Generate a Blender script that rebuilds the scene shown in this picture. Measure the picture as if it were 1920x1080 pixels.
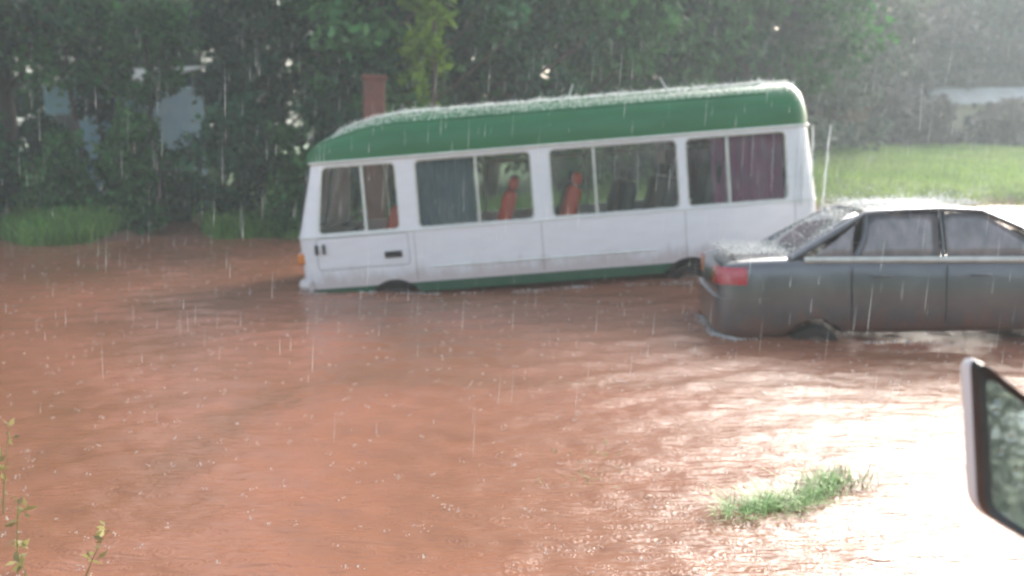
import bpy, bmesh, math, random
import numpy as np
from mathutils import Vector, Matrix, Euler, noise as mnoise
random.seed(7); rng = np.random.default_rng(7)
R = math.radians
C = bpy.context.scene.collection
for o in list(bpy.data.objects): bpy.data.objects.remove(o)

# ------------------------------------------------------------------ camera
scn = bpy.context.scene
cam_d = bpy.data.cameras.new('camera'); cam = bpy.data.objects.new('camera', cam_d); C.objects.link(cam)
cam.location = (0, 0, 1.9); cam.rotation_euler = (R(81), 0, 0)
cam_d.sensor_width = 36; cam_d.lens = 31.2; cam_d.clip_start = 0.05; cam_d.clip_end = 1500
cam_d.dof.use_dof = True; cam_d.dof.focus_distance = 3.2; cam_d.dof.aperture_fstop = 1.75
scn.camera = cam
# ------------------------------------------------------------------ sky, sun, exposure
SUN_EL, SUN_AZ = R(28), R(34)          # azimuth from +Y towards +X
w = bpy.data.worlds.new('World'); scn.world = w; w.use_nodes = True
nt = w.node_tree; nt.nodes.clear()
sky = nt.nodes.new('ShaderNodeTexSky'); sky.sky_type = 'NISHITA'; sky.sun_disc = False
sky.sun_elevation = SUN_EL; sky.sun_rotation = SUN_AZ; sky.dust_density = 6; sky.air_density = 1.2
hs = nt.nodes.new('ShaderNodeHueSaturation'); hs.inputs['Saturation'].default_value = 0.62
bg = nt.nodes.new('ShaderNodeBackground'); bg.inputs['Strength'].default_value = 0.15
wo = nt.nodes.new('ShaderNodeOutputWorld')
nt.links.new(sky.outputs[0], hs.inputs['Color']); nt.links.new(hs.outputs[0], bg.inputs[0]); nt.links.new(bg.outputs[0], wo.inputs[0])
sl = bpy.data.lights.new('sun', 'SUN'); sl.energy = 1.5; sl.angle = R(40); sl.color = (1, .99, .975)
so = bpy.data.objects.new('sun', sl); C.objects.link(so)
sd = Vector((math.sin(SUN_AZ)*math.cos(SUN_EL), math.cos(SUN_AZ)*math.cos(SUN_EL), math.sin(SUN_EL)))
so.rotation_euler = sd.to_track_quat('Z', 'Y').to_euler()
vs = scn.view_settings; vs.view_transform = 'Standard'; vs.look = 'None'; vs.gamma = 1; vs.use_curve_mapping = False
vs.exposure = 1.58
scn.cycles.filter_width = 2.2
scn.cycles.volume_step_rate = 4; scn.cycles.volume_bounces = 1
scn.cycles.max_bounces = 8; scn.cycles.transparent_max_bounces = 24

# ------------------------------------------------------------------ materials
def lin(c): return tuple(c) + (1,)
def mat(name, col, rough=.5, metal=0, col2=None, scale=4, detail=4, bump=0, bscale=30, spec=.5, coat=0, trans=0, island=0, mapping=None):
    m = bpy.data.materials.new(name); m.use_nodes = True; t = m.node_tree; n = t.nodes; L = t.links
    p = n['Principled BSDF']; p.inputs['Roughness'].default_value = rough; p.inputs['Metallic'].default_value = metal
    p.inputs['Base Color'].default_value = lin(col); p.inputs['Specular IOR Level'].default_value = spec
    p.inputs['Coat Weight'].default_value = coat; p.inputs['Coat Roughness'].default_value = .05
    tc = n.new('ShaderNodeTexCoord'); vec = tc.outputs['Object']
    if mapping:
        mp = n.new('ShaderNodeMapping'); mp.inputs['Scale'].default_value = mapping; L.new(vec, mp.inputs[0]); vec = mp.outputs[0]
    if col2:
        nz = n.new('ShaderNodeTexNoise'); nz.inputs['Scale'].default_value = scale; nz.inputs['Detail'].default_value = detail
        L.new(vec, nz.inputs['Vector'])
        cr = n.new('ShaderNodeValToRGB'); cr.color_ramp.elements[0].position = .35; cr.color_ramp.elements[1].position = .68
        cr.color_ramp.elements[0].color = lin(col); cr.color_ramp.elements[1].color = lin(col2)
        L.new(nz.outputs[0], cr.inputs[0]); out = cr.outputs[0]
        if island:
            g = n.new('ShaderNodeNewGeometry'); hv = n.new('ShaderNodeHueSaturation')
            mr = n.new('ShaderNodeMapRange'); mr.inputs[3].default_value = 1-island; mr.inputs[4].default_value = 1+island
            L.new(g.outputs['Random Per Island'], mr.inputs[0]); L.new(mr.outputs[0], hv.inputs['Value'])
            L.new(out, hv.inputs['Color']); out = hv.outputs[0]
        L.new(out, p.inputs['Base Color'])
    if bump:
        bn = n.new('ShaderNodeTexNoise'); bn.inputs['Scale'].default_value = bscale; bn.inputs['Detail'].default_value = 5
        L.new(vec, bn.inputs['Vector'])
        b = n.new('ShaderNodeBump'); b.inputs['Strength'].default_value = bump; b.inputs['Distance'].default_value = .02
        L.new(bn.outputs[0], b.inputs['Height']); L.new(b.outputs[0], p.inputs['Normal'])
    if trans:
        tr = n.new('ShaderNodeBsdfTranslucent'); mx = n.new('ShaderNodeMixShader'); mx.inputs[0].default_value = trans
        src = p.inputs['Base Color'].links[0].from_socket if p.inputs['Base Color'].links else None
        if src: L.new(src, tr.inputs[0])
        else: tr.inputs[0].default_value = lin(col)
        L.new(p.outputs[0], mx.inputs[1]); L.new(tr.outputs[0], mx.inputs[2]); L.new(mx.outputs[0], n['Material Output'].inputs[0])
    return m
def dirt(m, z0, z1, col=(.26,.13,.085), amt=.85, sc=(3,3,1.2)):     # dried mud splashes thickest near the sills
    t = m.node_tree; n = t.nodes; L = t.links; p = n['Principled BSDF']
    tc = n.new('ShaderNodeTexCoord'); sp = n.new('ShaderNodeSeparateXYZ'); L.new(tc.outputs['Object'], sp.inputs[0])
    mp = n.new('ShaderNodeMapping'); mp.inputs['Scale'].default_value = sc; L.new(tc.outputs['Object'], mp.inputs[0])
    nz = n.new('ShaderNodeTexNoise'); nz.inputs['Scale'].default_value = 2.2; nz.inputs['Detail'].default_value = 8; nz.inputs['Roughness'].default_value = .7; L.new(mp.outputs[0], nz.inputs[0])
    a = n.new('ShaderNodeMapRange'); a.inputs[1].default_value = z1; a.inputs[2].default_value = z0; a.inputs[3].default_value = -.30; a.inputs[4].default_value = .45; L.new(sp.outputs[2], a.inputs[0])
    ad = n.new('ShaderNodeMath'); L.new(a.outputs[0], ad.inputs[0]); L.new(nz.outputs[0], ad.inputs[1])
    b = n.new('ShaderNodeMapRange'); b.inputs[1].default_value = .5; b.inputs[2].default_value = .85; b.inputs[3].default_value = 0; b.inputs[4].default_value = amt; L.new(ad.outputs[0], b.inputs[0])
    mx = n.new('ShaderNodeMix'); mx.data_type = 'RGBA'; mx.inputs[7].default_value = lin(col); L.new(b.outputs[0], mx.inputs[0])
    L.new(p.inputs['Base Color'].links[0].from_socket, mx.inputs[6]); L.new(mx.outputs[2], p.inputs['Base Color'])
def glass(name, tint=(.8,.85,.84), extra=.0, rough=.03, fog=(.5,.52,.53)):
    m = bpy.data.materials.new(name); m.use_nodes = True; t = m.node_tree; n = t.nodes; L = t.links; n.remove(n['Principled BSDF'])
    tr = n.new('ShaderNodeBsdfTransparent'); tr.inputs[0].default_value = lin(tint)
    gl = n.new('ShaderNodeBsdfGlossy'); gl.inputs['Roughness'].default_value = rough
    fr = n.new('ShaderNodeFresnel'); fr.inputs[0].default_value = 1.5
    mx = n.new('ShaderNodeMixShader'); L.new(fr.outputs[0], mx.inputs[0]); L.new(tr.outputs[0], mx.inputs[1]); L.new(gl.outputs[0], mx.inputs[2])
    last = mx.outputs[0]
    df = n.new('ShaderNodeBsdfDiffuse'); df.inputs[0].default_value = lin(fog)      # misted glass with water film
    tc = n.new('ShaderNodeTexCoord'); mp = n.new('ShaderNodeMapping'); mp.inputs['Scale'].default_value = (9, 9, 1.4)
    nz = n.new('ShaderNodeTexNoise'); nz.inputs['Scale'].default_value = 2; nz.inputs['Detail'].default_value = 5
    mr = n.new('ShaderNodeMapRange'); mr.inputs[1].default_value = .4; mr.inputs[2].default_value = .8; mr.inputs[3].default_value = extra*.4; mr.inputs[4].default_value = extra*2
    L.new(tc.outputs['Object'], mp.inputs[0]); L.new(mp.outputs[0], nz.inputs[0]); L.new(nz.outputs[0], mr.inputs[0])
    m2 = n.new('ShaderNodeMixShader'); L.new(mr.outputs[0], m2.inputs[0]); L.new(last, m2.inputs[1]); L.new(df.outputs[0], m2.inputs[2])
    L.new(m2.outputs[0], n['Material Output'].inputs[0])
    return m
M = {}
M['white'] = mat('white_paint', (.84,.86,.90), .35, col2=(.80,.81,.85), scale=3, coat=.4, mapping=(1,1,3))
dirt(M['white'], .40, .75, amt=.4); M['mirror_shell'] = mat('mirror_shell_paint', (.84,.85,.88), .6, col2=(.80,.80,.83), scale=6, spec=.3)
M['green'] = mat('green_paint', (.002,.12,.03), .4, col2=(.005,.15,.045), scale=2.5, coat=.15, mapping=(.6,1,2))
M['skirt_green'] = mat('skirt_green_paint', (.012,.09,.045), .4, col2=(.03,.10,.06), scale=5)
M['pale_rail'] = mat('drip_rail_paint', (.72,.76,.72), .4, col2=(.6,.66,.6), scale=8)
M['rubber'] = mat('black_rubber', (.015,.015,.016), .7, col2=(.03,.03,.03), scale=20)
M['dark'] = mat('dark_plastic', (.02,.021,.023), .4, col2=(.035,.035,.036), scale=15)
M['tyre'] = mat('tyre_rubber', (.015,.014,.013), .85, col2=(.04,.03,.022), scale=10, bump=.3)
M['rim'] = mat('steel_rim', (.35,.34,.33), .4, .6, col2=(.2,.16,.13), scale=10)
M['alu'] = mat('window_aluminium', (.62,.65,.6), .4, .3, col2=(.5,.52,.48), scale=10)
M['glass'] = glass('bus_glass', (.70,.76,.73), .10, fog=(.36,.40,.38))
M['screen'] = glass('windscreen_glass', (.7,.74,.72), .05)
M['seat_red'] = mat('red_vinyl', (.75,.08,.03), .55, col2=(.62,.06,.03), scale=6, bump=.1)
M['seat_dark'] = mat('dark_vinyl', (.02,.022,.025), .6, col2=(.03,.03,.035), scale=6)
M['curtain'] = mat('blue_grey_cloth', (.10,.15,.19), .9, col2=(.14,.20,.24), scale=5, mapping=(8,8,1))
M['curtain_pink'] = mat('plum_cloth', (.34,.08,.19), .9, col2=(.24,.12,.22), scale=4, mapping=(6,6,1))
M['floor'] = mat('bus_floor', (.10,.09,.08), .8, col2=(.06,.05,.045), scale=8)
M['lining'] = mat('bus_lining', (.36,.37,.35), .8, col2=(.30,.31,.29), scale=4)
M['red_lens'] = mat('red_lens', (.36,.008,.025), .15, col2=(.5,.03,.05), scale=30, coat=1)
M['clear_lens'] = mat('clear_lens', (.6,.62,.64), .1, col2=(.5,.52,.54), scale=30, coat=1)
M['orange_lens'] = mat('orange_lens', (.7,.22,.02), .2, col2=(.6,.18,.02), scale=30, coat=1)
M['car'] = mat('grey_car_paint', (.10,.11,.12), .3, .5, col2=(.13,.14,.15), scale=3, coat=1)
dirt(M['car'], .12, .65, amt=.7)
M['car_glass'] = mat('car_glass_wet', (.14,.145,.15), .16, col2=(.26,.24,.25), scale=9, coat=1, mapping=(1,1,.4))
M['bark'] = mat('bark', (.055,.042,.032), .9, col2=(.10,.085,.07), scale=6, bump=.6, bscale=14, mapping=(1,1,.3))
M['mud'] = mat('wet_mud', (.24,.10,.06), .6, col2=(.16,.07,.04), scale=1.5, bump=.3)
M['water_white'] = mat('splashing_water', (.85,.88,.88), .15, col2=(.78,.82,.82), scale=30, trans=.45, island=.1)

def leafmat(name, a, b, tr=.3, isl=.55): return mat(name, a, .6, spec=.25, col2=b, scale=.55, detail=3, trans=tr, island=isl)
M['leaf_dark'] = leafmat('leaf_dark', (.014,.06,.034), (.032,.115,.05))
M['leaf_mid'] = leafmat('leaf_mid', (.028,.105,.035), (.06,.20,.05))
M['leaf_bright'] = leafmat('leaf_bright', (.14,.27,.035), (.24,.36,.06), .45, .4)
M['leaf_hazed'] = leafmat('leaf_hazed', (.13,.16,.135), (.17,.20,.16), .2, .35)  # distant haze put into the leaf colour as a paler base
M['leaf_brown_hazed'] = leafmat('leaf_brown_hazed', (.19,.165,.16), (.22,.19,.18), .2, .35)  # brown leaves, greyed and lightened with the far haze in their colour
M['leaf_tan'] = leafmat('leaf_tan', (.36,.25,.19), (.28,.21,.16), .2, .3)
M['grass'] = mat('grass_blade', (.11,.27,.05), .5, col2=(.20,.38,.09), scale=.8, trans=.35, island=.5)
M['grass_bright'] = mat('meadow_blade', (.30,.44,.13), .5, col2=(.40,.50,.20), scale=.25, trans=.35, island=.3)
M['weed'] = mat('weed_leaf', (.22,.20,.09), .6, col2=(.36,.34,.13), scale=3, trans=.4, island=.4)
M['blue_wall'] = mat('blue_limewash', (.42,.68,.92), .8, col2=(.50,.75,.94), scale=3, bump=.1)
M['tin'] = mat('tin_roof', (.72,.76,.76), .45, .3, col2=(.55,.57,.56), scale=2, mapping=(1,.3,1))
M['tan_wall'] = mat('tan_plaster', (.55,.50,.36), .85, col2=(.46,.42,.32), scale=1.5)
M['red_post'] = mat('red_brown_post', (.17,.055,.042), .8, col2=(.12,.05,.04), scale=5, bump=.3)
M['concrete'] = mat('pale_concrete', (.46,.45,.43), .8, col2=(.36,.35,.33), scale=5, bump=.3)

# ------------------------------------------------------------------ helpers
def tag(o, label=None, cat=None, group=None, kind=None):
    if label: o['label'] = label
    if cat: o['category'] = cat
    if group: o['group'] = group
    if kind: o['kind'] = kind
    return o
def empty(name, loc=(0,0,0), rot=(0,0,0), label=None, cat=None, group=None):
    o = bpy.data.objects.new(name, None); C.objects.link(o); o.location = loc; o.rotation_euler = rot
    o.empty_display_size = .2
    return tag(o, label, cat, group)
class MB:
    def __init__(s): s.v = []; s.f = []
    def add(s, vs, fs):
        b = len(s.v); s.v += [tuple(x) for x in vs]; s.f += [tuple(i+b for i in f) for f in fs]; return s
    def box(s, c, d, rot=None):
        vs = [Vector((sx*d[0]/2, sy*d[1]/2, sz*d[2]/2)) for sx in (-1,1) for sy in (-1,1) for sz in (-1,1)]
        if rot: vs = [rot @ q for q in vs]
        return s.add([q+Vector(c) for q in vs], [(0,1,3,2),(4,6,7,5),(0,4,5,1),(2,3,7,6),(0,2,6,4),(1,5,7,3)])
    def tube(s, pts, rad, n=8, closed=False, flat=1):
        pts = [Vector(p) for p in pts]; k = len(pts)
        if not hasattr(rad, '__len__'): rad = [rad]*k
        vs = []; up = None
        for i, p in enumerate(pts):
            a = pts[(i-1) % k] if (closed or i > 0) else p; b = pts[(i+1) % k] if (closed or i < k-1) else p
            t = (b-a).normalized() if (b-a).length > 1e-9 else Vector((0,0,1))
            if up is None: up = Vector((0,0,1)) if abs(t.z) < .9 else Vector((1,0,0))
            x = t.cross(up).normalized(); y = x.cross(t).normalized(); up = y
            for j in range(n):
                q = 2*math.pi*j/n; vs.append(p + x*math.cos(q)*rad[i] + y*math.sin(q)*rad[i]*flat)
        fs = []
        for i in range(k if closed else k-1):
            i2 = (i+1) % k
            for j in range(n): fs.append((i*n+j, i*n+(j+1) % n, i2*n+(j+1) % n, i2*n+j))
        if not closed: fs += [tuple(range(n))[::-1], tuple((k-1)*n+j for j in range(n))]
        return s.add(vs, fs)
    def loft(s, rings, cap=True, closed=True):
        n = len(rings[0]); vs = [p for r in rings for p in r]; fs = []
        for i in range(len(rings)-1):
            for j in range(n if closed else n-1):
                fs.append((i*n+j, i*n+(j+1) % n, (i+1)*n+(j+1) % n, (i+1)*n+j))
        if cap: fs += [tuple(range(n))[::-1], tuple((len(rings)-1)*n+j for j in range(n))]
        return s.add(vs, fs)
    def build(s, name, m, parent=None, smooth=True, sub=0, bevel=0, solid=0, fixn=True):
        me = bpy.data.meshes.new(name); me.from_pydata(s.v, [], s.f)
        if fixn:
            b = bmesh.new(); b.from_mesh(me); bmesh.ops.recalc_face_normals(b, faces=b.faces); b.to_mesh(me); b.free()
        me.materials.append(m)
        if smooth: me.shade_smooth()
        o = bpy.data.objects.new(name, me); C.objects.link(o); o.parent = parent
        if solid: q = o.modifiers.new('s', 'SOLIDIFY'); q.thickness = solid; q.offset = -1
        if sub: q = o.modifiers.new('u', 'SUBSURF'); q.levels = q.render_levels = sub
        if bevel: q = o.modifiers.new('b', 'BEVEL'); q.width = bevel; q.segments = 2; q.limit_method = 'ANGLE'
        if smooth and not sub:
            autosmooth(o)
        return o
def autosmooth(o, ang=35):
    me = o.data
    b = bmesh.new(); b.from_mesh(me)
    for e in b.edges:
        e.smooth = not (len(e.link_faces) == 2 and e.calc_face_angle(0) > R(ang))
    b.to_mesh(me); b.free()
def freeze(o):
    dg = bpy.context.evaluated_depsgraph_get(); dg.update()
    me = bpy.data.meshes.new_from_object(o.evaluated_get(dg)); o.modifiers.clear(); o.data = me; return o
def boolean(o, cutter, op='DIFFERENCE', kill=True):
    q = o.modifiers.new('x', 'BOOLEAN'); q.object = cutter; q.operation = op; q.solver = 'EXACT'
    freeze(o)
    if kill: bpy.data.objects.remove(cutter)
    autosmooth(o); return o
def fast_mesh(name, verts, quads=None, tris=None, mats=(), parent=None):
    me = bpy.data.meshes.new(name); verts = np.asarray(verts, np.float32)
    me.vertices.add(len(verts)); me.vertices.foreach_set('co', verts.ravel())
    parts = []; starts = []; tot = 0
    for arr, k in ((quads, 4), (tris, 3)):
        if arr is not None and len(arr):
            arr = np.asarray(arr, np.int32); parts.append(arr.ravel()); starts.append(tot + np.arange(len(arr))*k); tot += arr.size
    idx = np.concatenate(parts); st = np.concatenate(starts)
    me.loops.add(len(idx)); me.loops.foreach_set('vertex_index', idx)
    me.polygons.add(len(st)); me.polygons.foreach_set('loop_start', st.astype(np.int32))
    me.update(calc_edges=True); me.validate()
    for m in mats: me.materials.append(m)
    return me
def link(name, me, parent=None, loc=(0,0,0), rot=(0,0,0), sc=(1,1,1)):
    o = bpy.data.objects.new(name, me); C.objects.link(o); o.parent = parent; o.location = loc; o.rotation_euler = rot; o.scale = sc
    return o
def copy_tree(o, parent=None):
    c = o.copy(); C.objects.link(c)
    if parent: c.parent = parent
    for ch in [q for q in bpy.data.objects if q.parent == o]: copy_tree(ch, c)
    return c
def sm(a, b, x):
    t = np.clip((x-a)/(b-a), 0, 1); return t*t*(3-2*t)
def waves(X, Y, n, l0, l1, amp, seed):
    r = np.random.default_rng(seed); Z = np.zeros_like(X)
    for i in range(n):
        lam = l0*(l1/l0)**r.random(); th = r.normal(math.pi/2, .75); k = 2*math.pi/lam
        Z += amp*(lam/l1)**.8*np.sin(k*(X*np.cos(th)+Y*np.sin(th))+r.random()*6.28)
    return Z

# ------------------------------------------------------------------ terrain
def shore(x, y):
    s = 18.2 + 11*sm(-1., 8., x) + .5*np.sin(x*.9) + .3*np.sin(x*2.3+1)
    u = x/np.maximum(y, 1)
    return s + 8*np.exp(-((u+.379)/.026)**2)
def height(x, y):
    s = shore(x, y); d = y - s
    right = sm(0, 9, x)
    front = np.where(d > 0, .38*(1-np.exp(-d/1.1)) + .018*d*(1-right) + .066*d*right, np.maximum(d*.3, -.7))
    front = np.minimum(front, 3.4) 
    back = np.where(y < -8, np.minimum((-8-y)*.25, 1.0), -.7)
    z = np.where(y > 4, front, np.maximum(back, -.7))
    return z + .05*np.sin(x*.7+y*.4)*np.cos(y*.5)*(z > 0)
def spaced(lo, hi, fine_lo, fine_hi, step, g=1.13):
    c = list(np.arange(fine_lo, fine_hi+1e-6, step)); a = step
    q = fine_hi
    while q < hi: a *= g; q += a; c.append(min(q, hi))
    a = step; q = fine_lo
    while q > lo: a *= g; q -= a; c.insert(0, max(q, lo))
    return np.array(c)
def grid(name, xs, ys, zf, m):
    X, Y = np.meshgrid(xs, ys); Z = zf(X, Y)
    V = np.stack([X, Y, Z], -1).reshape(-1, 3); nx, ny = len(xs), len(ys)
    i = np.arange(ny-1)[:, None]*nx + np.arange(nx-1)[None]; i = i.ravel()
    me = fast_mesh(name, V, quads=np.stack([i, i+1, i+nx+1, i+nx], 1), mats=[m]); me.shade_smooth()
    return link(name, me)
gm = mat('ground_soil_and_grass', (.07,.15,.04), .85, col2=(.13,.20,.06), scale=.5, detail=8, bump=.4, bscale=8)
# bare wet soil near the water line (by height)
t = gm.node_tree; n = t.nodes; p = n['Principled BSDF']; g = n.new('ShaderNodeNewGeometry'); sx = n.new('ShaderNodeSeparateXYZ')
mr = n.new('ShaderNodeMapRange'); mr.inputs[1].default_value = .05; mr.inputs[2].default_value = .32
mx = n.new('ShaderNodeMix'); mx.data_type = 'RGBA'; mx.inputs[6].default_value = (.17,.09,.055,1)
t.links.new(g.outputs['Position'], sx.inputs[0]); t.links.new(sx.outputs[2], mr.inputs[0]); t.links.new(mr.outputs[0], mx.inputs[0])
src = p.inputs['Base Color'].links[0].from_socket; t.links.new(src, mx.inputs[7]); t.links.new(mx.outputs[2], p.inputs['Base Color'])
ground = grid('ground', spaced(-400, 400, -24, 34, .5), spaced(-400, 400, -12, 62, .4), height, gm)
tag(ground, 'grassy ground rising from the flood to the trees', kind='structure')

# ------------------------------------------------------------------ flood water
wm = bpy.data.materials.new('muddy_water'); wm.use_nodes = True; t = wm.node_tree; n = t.nodes; L = t.links; p = n['Principled BSDF']
p.inputs['Roughness'].default_value = .2; p.inputs['IOR'].default_value = 1.33; p.inputs['Specular IOR Level'].default_value = .5
tc = n.new('ShaderNodeTexCoord')
nz = n.new('ShaderNodeTexNoise'); nz.inputs['Scale'].default_value = .35; nz.inputs['Detail'].default_value = 6; nz.inputs['Distortion'].default_value = 1.2
L.new(tc.outputs['Object'], nz.inputs['Vector'])
cr = n.new('ShaderNodeValToRGB'); cr.color_ramp.elements[0].position = .3; cr.color_ramp.elements[1].position = .7
cr.color_ramp.elements[0].color = (.18,.085,.046,1); cr.color_ramp.elements[1].color = (.30,.13,.082,1)
L.new(nz.outputs[0], cr.inputs[0]); L.new(cr.outputs[0], p.inputs['Base Color'])
hsum = None
def addh(sock, k):
    global hsum
    mu = n.new('ShaderNodeMath'); mu.operation = 'MULTIPLY'; mu.inputs[1].default_value = k; L.new(sock, mu.inputs[0])
    if hsum is None: hsum = mu.outputs[0]; return
    ad = n.new('ShaderNodeMath'); L.new(hsum, ad.inputs[0]); L.new(mu.outputs[0], ad.inputs[1]); hsum = ad.outputs[0]
mp = n.new('ShaderNodeMapping'); mp.inputs['Scale'].default_value = (.45, 1.9, 1); L.new(tc.outputs['Object'], mp.inputs[0])
for sc_, k in ((2.2, .24), (7, .36), (18, .30)):
    q = n.new('ShaderNodeTexNoise'); q.inputs['Scale'].default_value = sc_; q.inputs['Detail'].default_value = 3
    L.new(mp.outputs[0], q.inputs['Vector']); addh(q.outputs[0], k)
for sc_, k, off in ((4.6, .022, 0), (7.3, .018, 13.7), (12, .014, 41)):   # rings where drops strike
    mo = n.new('ShaderNodeMapping'); mo.inputs['Location'].default_value = (off, off*.7, 0); L.new(tc.outputs['Object'], mo.inputs[0])
    v = n.new('ShaderNodeTexVoronoi'); v.voronoi_dimensions = '2D'; v.inputs['Scale'].default_value = sc_; L.new(mo.outputs[0], v.inputs['Vector'])
    a = n.new('ShaderNodeMath'); a.operation = 'MULTIPLY'; a.inputs[1].default_value = 38; L.new(v.outputs['Distance'], a.inputs[0])
    b = n.new('ShaderNodeMath'); b.operation = 'COSINE'; L.new(a.outputs[0], b.inputs[0])
    f = n.new('ShaderNodeMapRange'); f.inputs[1].default_value = .08; f.inputs[2].default_value = .42; f.inputs[3].default_value = 1; f.inputs[4].default_value = 0
    L.new(v.outputs['Distance'], f.inputs[0])
    c = n.new('ShaderNodeMath'); c.operation = 'MULTIPLY'; L.new(b.outputs[0], c.inputs[0]); L.new(f.outputs[0], c.inputs[1]); addh(c.outputs[0], k)
bp = n.new('ShaderNodeBump'); bp.inputs['Strength'].default_value = .7; bp.inputs['Distance'].default_value = .05
L.new(hsum, bp.inputs['Height']); L.new(bp.outputs[0], p.inputs['Normal'])
def wz(X, Y):
    near = sm(70, 20, np.hypot(X, Y))
    z = (waves(X, Y, 40, .12, .6, .0022, 3) + waves(X, Y, 12, .6, 2.2, .0022, 4))*near
    mound = .26*sm(-1.2, 3.2, X)*sm(8, 4.6, X)*np.exp(-((Y-12)/.75)**2)
    return z + mound
water = grid('water', spaced(-400, 400, -9, 9, .07), spaced(-60, 400, 2, 20, .06), wz, wm)
tag(water, 'red brown muddy flood water pitted by heavy rain', kind='structure')

# ------------------------------------------------------------------ BUS
bus = empty('minibus', (.5, 12.6, -.10), (0, R(-4.5), R(-1)), 'white minibus with green roof half sunk nose down in the flood', 'bus')
B0, B1 = 1.06, 2.02        # belt and drip heights
def dims(z):
    f = min(max((z-B0)/(B1-B0), 0), 1.2)
    lo = min(max((B0-z)/.8, 0), 1)
    return -3.28+.02*lo+.24*f, 3.60-.07*f, 1.0-.015*lo*lo-.065*f      # x front, x rear, half width
def outline(z, inset=0, n=7, rf=.30, rr=.2):
    x0, x1, hw = dims(z); x0 += inset; x1 -= inset; hw -= inset; pts = []
    for cx, cy, r, a0 in ((x1-rr, hw-rr, rr, 0), (x0+rf, hw-rf, rf, 90), (x0+rf, -hw+rf, rf, 180), (x1-rr, -hw+rr, rr, 270)):
        for i in range(n+1):
            a = R(a0+90*i/n); pts.append(Vector((cx+r*math.cos(a), cy+r*math.sin(a), z)))
    # front face slightly bowed
    return pts
def shell(name, zs, m, inset=0, th=.04):
    rings = []
    for z in zs: rings.append(outline(z, inset))
    for z in zs[::-1]: rings.append(outline(z, inset+th))
    mb = MB(); n_ = len(rings[0]); k = len(rings); vs = [p for r in rings for p in r]; fs = []
    for i in range(k):
        for j in range(n_): fs.append((i*n_+j, i*n_+(j+1) % n_, ((i+1) % k)*n_+(j+1) % n_, ((i+1) % k)*n_+j))
    mb.add(vs, fs); return mb.build(name, m, bus)
def S(x, z, side=-1, off=0):                       # point of the side surface
    x0, x1, hw = dims(z); return Vector((x, side*(hw+off), z))
def cyl(c, r, half, n=40):
    mb = MB(); mb.loft([[Vector((c[0]+r*math.cos(2*math.pi*i/n), y, c[1]+r*math.sin(2*math.pi*i/n))) for i in range(n)] for y in (-half, half)])
    return mb
AX = (-2.02, 1.90)
def arch_cutter(r):
    mb = MB()
    for a in AX:
        q = cyl((a, .03), r, 1.3); mb.add(q.v, q.f)
    o = mb.build('cutter', M['dark'], bus); return o
body = shell('body', [.37, .6, .9, B0-.03, B0], M['white']); boolean(body, arch_cutter(.40))
skirt = shell('skirt', [.24, .30, .369], M['skirt_green'], inset=.004); boolean(skirt, arch_cutter(.401))
band = shell('window_band', [B0+.001, 1.4, 1.7, B1], M['white'])
WZ0, WZ1 = 1.09, 1.965
WIN = [(-2.96, -1.87, [-2.32]), (-1.62, -.10, [-.82]), (.14, 1.80, [.72]), (1.91, 3.20, [2.45])]
def rrect(x0, x1, z0, z1, r, n=4, skew=0):
    pts = []
    for cx, cz, a0 in ((x1-r, z1-r, 0), (x0+r, z1-r, 90), (x0+r, z0+r, 180), (x1-r, z0+r, 270)):
        for i in range(n+1):
            a = R(a0+90*i/n); x = cx+r*math.cos(a); z = cz+r*math.sin(a)
            pts.append((x + (skew*(z-z0)/(z1-z0) if x < (x0+x1)/2 else 0), z))
    return pts
mb = MB()
for k, (a, b, dv) in enumerate(WIN):
    q = rrect(a, b, WZ0, WZ1, .07, skew=.12 if k == 0 else 0)
    mb.loft([[Vector((x, y, z)) for x, z in q] for y in (-1.4, 1.4)])
boolean(band, mb.build('cutter', M['dark'], bus))
mb = MB(); q = rrect(-.78, .78, WZ0+.03, WZ1-.02, .1); mb.loft([[Vector((x, y, z)) for y, z in q] for x in (-4, -2.8)])
boolean(band, mb.build('cutter', M['dark'], bus))
mb = MB(); q = rrect(-.7, .7, WZ0+.08, WZ1-.04, .1); mb.loft([[Vector((x, y, z)) for y, z in q] for x in (3, 4)])
boolean(band, mb.build('cutter', M['dark'], bus))
for side in (-1, 1):
    for k, (a, b, dv) in enumerate(WIN):
        fr = MB(); q = rrect(a, b, WZ0, WZ1, .07, skew=.12 if k == 0 else 0)
        fr.tube([S(x, z, side, -.012) for x, z in q], .017, 6, closed=True)
        for x in dv: fr.box((S(x, WZ0, side, -.02)+S(x, WZ1, side, -.02))/2, (.035, .03, WZ1-WZ0-.02), Matrix.Rotation(R(3.9)*side, 3, 'X'))
        f = fr.build('window', M['alu'] if k else M['pale_rail'], bus)
        ed = [a]+dv+[b]
        for i in range(len(ed)-1):
            pn = MB(); x0, x1 = ed[i]+.012, ed[i+1]-.012; off = -.016 - .007*(i % 2)
            sk = .12 if (k == 0 and i == 0) else 0
            pn.add([S(x0, WZ0+.01, side, off), S(x1, WZ0+.01, side, off), S(x1, WZ1-.01, side, off), S(x0+sk, WZ1-.01, side, off)], [(0,1,2,3)])
            pn.build('pane', M['glass'], f, smooth=False)
def endglass(name, x0, x1, hw, z0, z1):
    g_ = MB(); g_.add([Vector((x0, -hw, z0)), Vector((x0, hw, z0)), Vector((x1, hw, z1)), Vector((x1, -hw, z1))], [(0,1,2,3)])
    f = MB(); f.tube([Vector((x0+(x1-x0)*(z-z0)/(z1-z0), y, z)) for y, z in rrect(-hw, hw, z0, z1, .1)], .02, 6, closed=True)
    w_ = f.build(name, M['rubber'], bus); g_.build('pane', M['screen'], w_, smooth=False)
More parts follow.
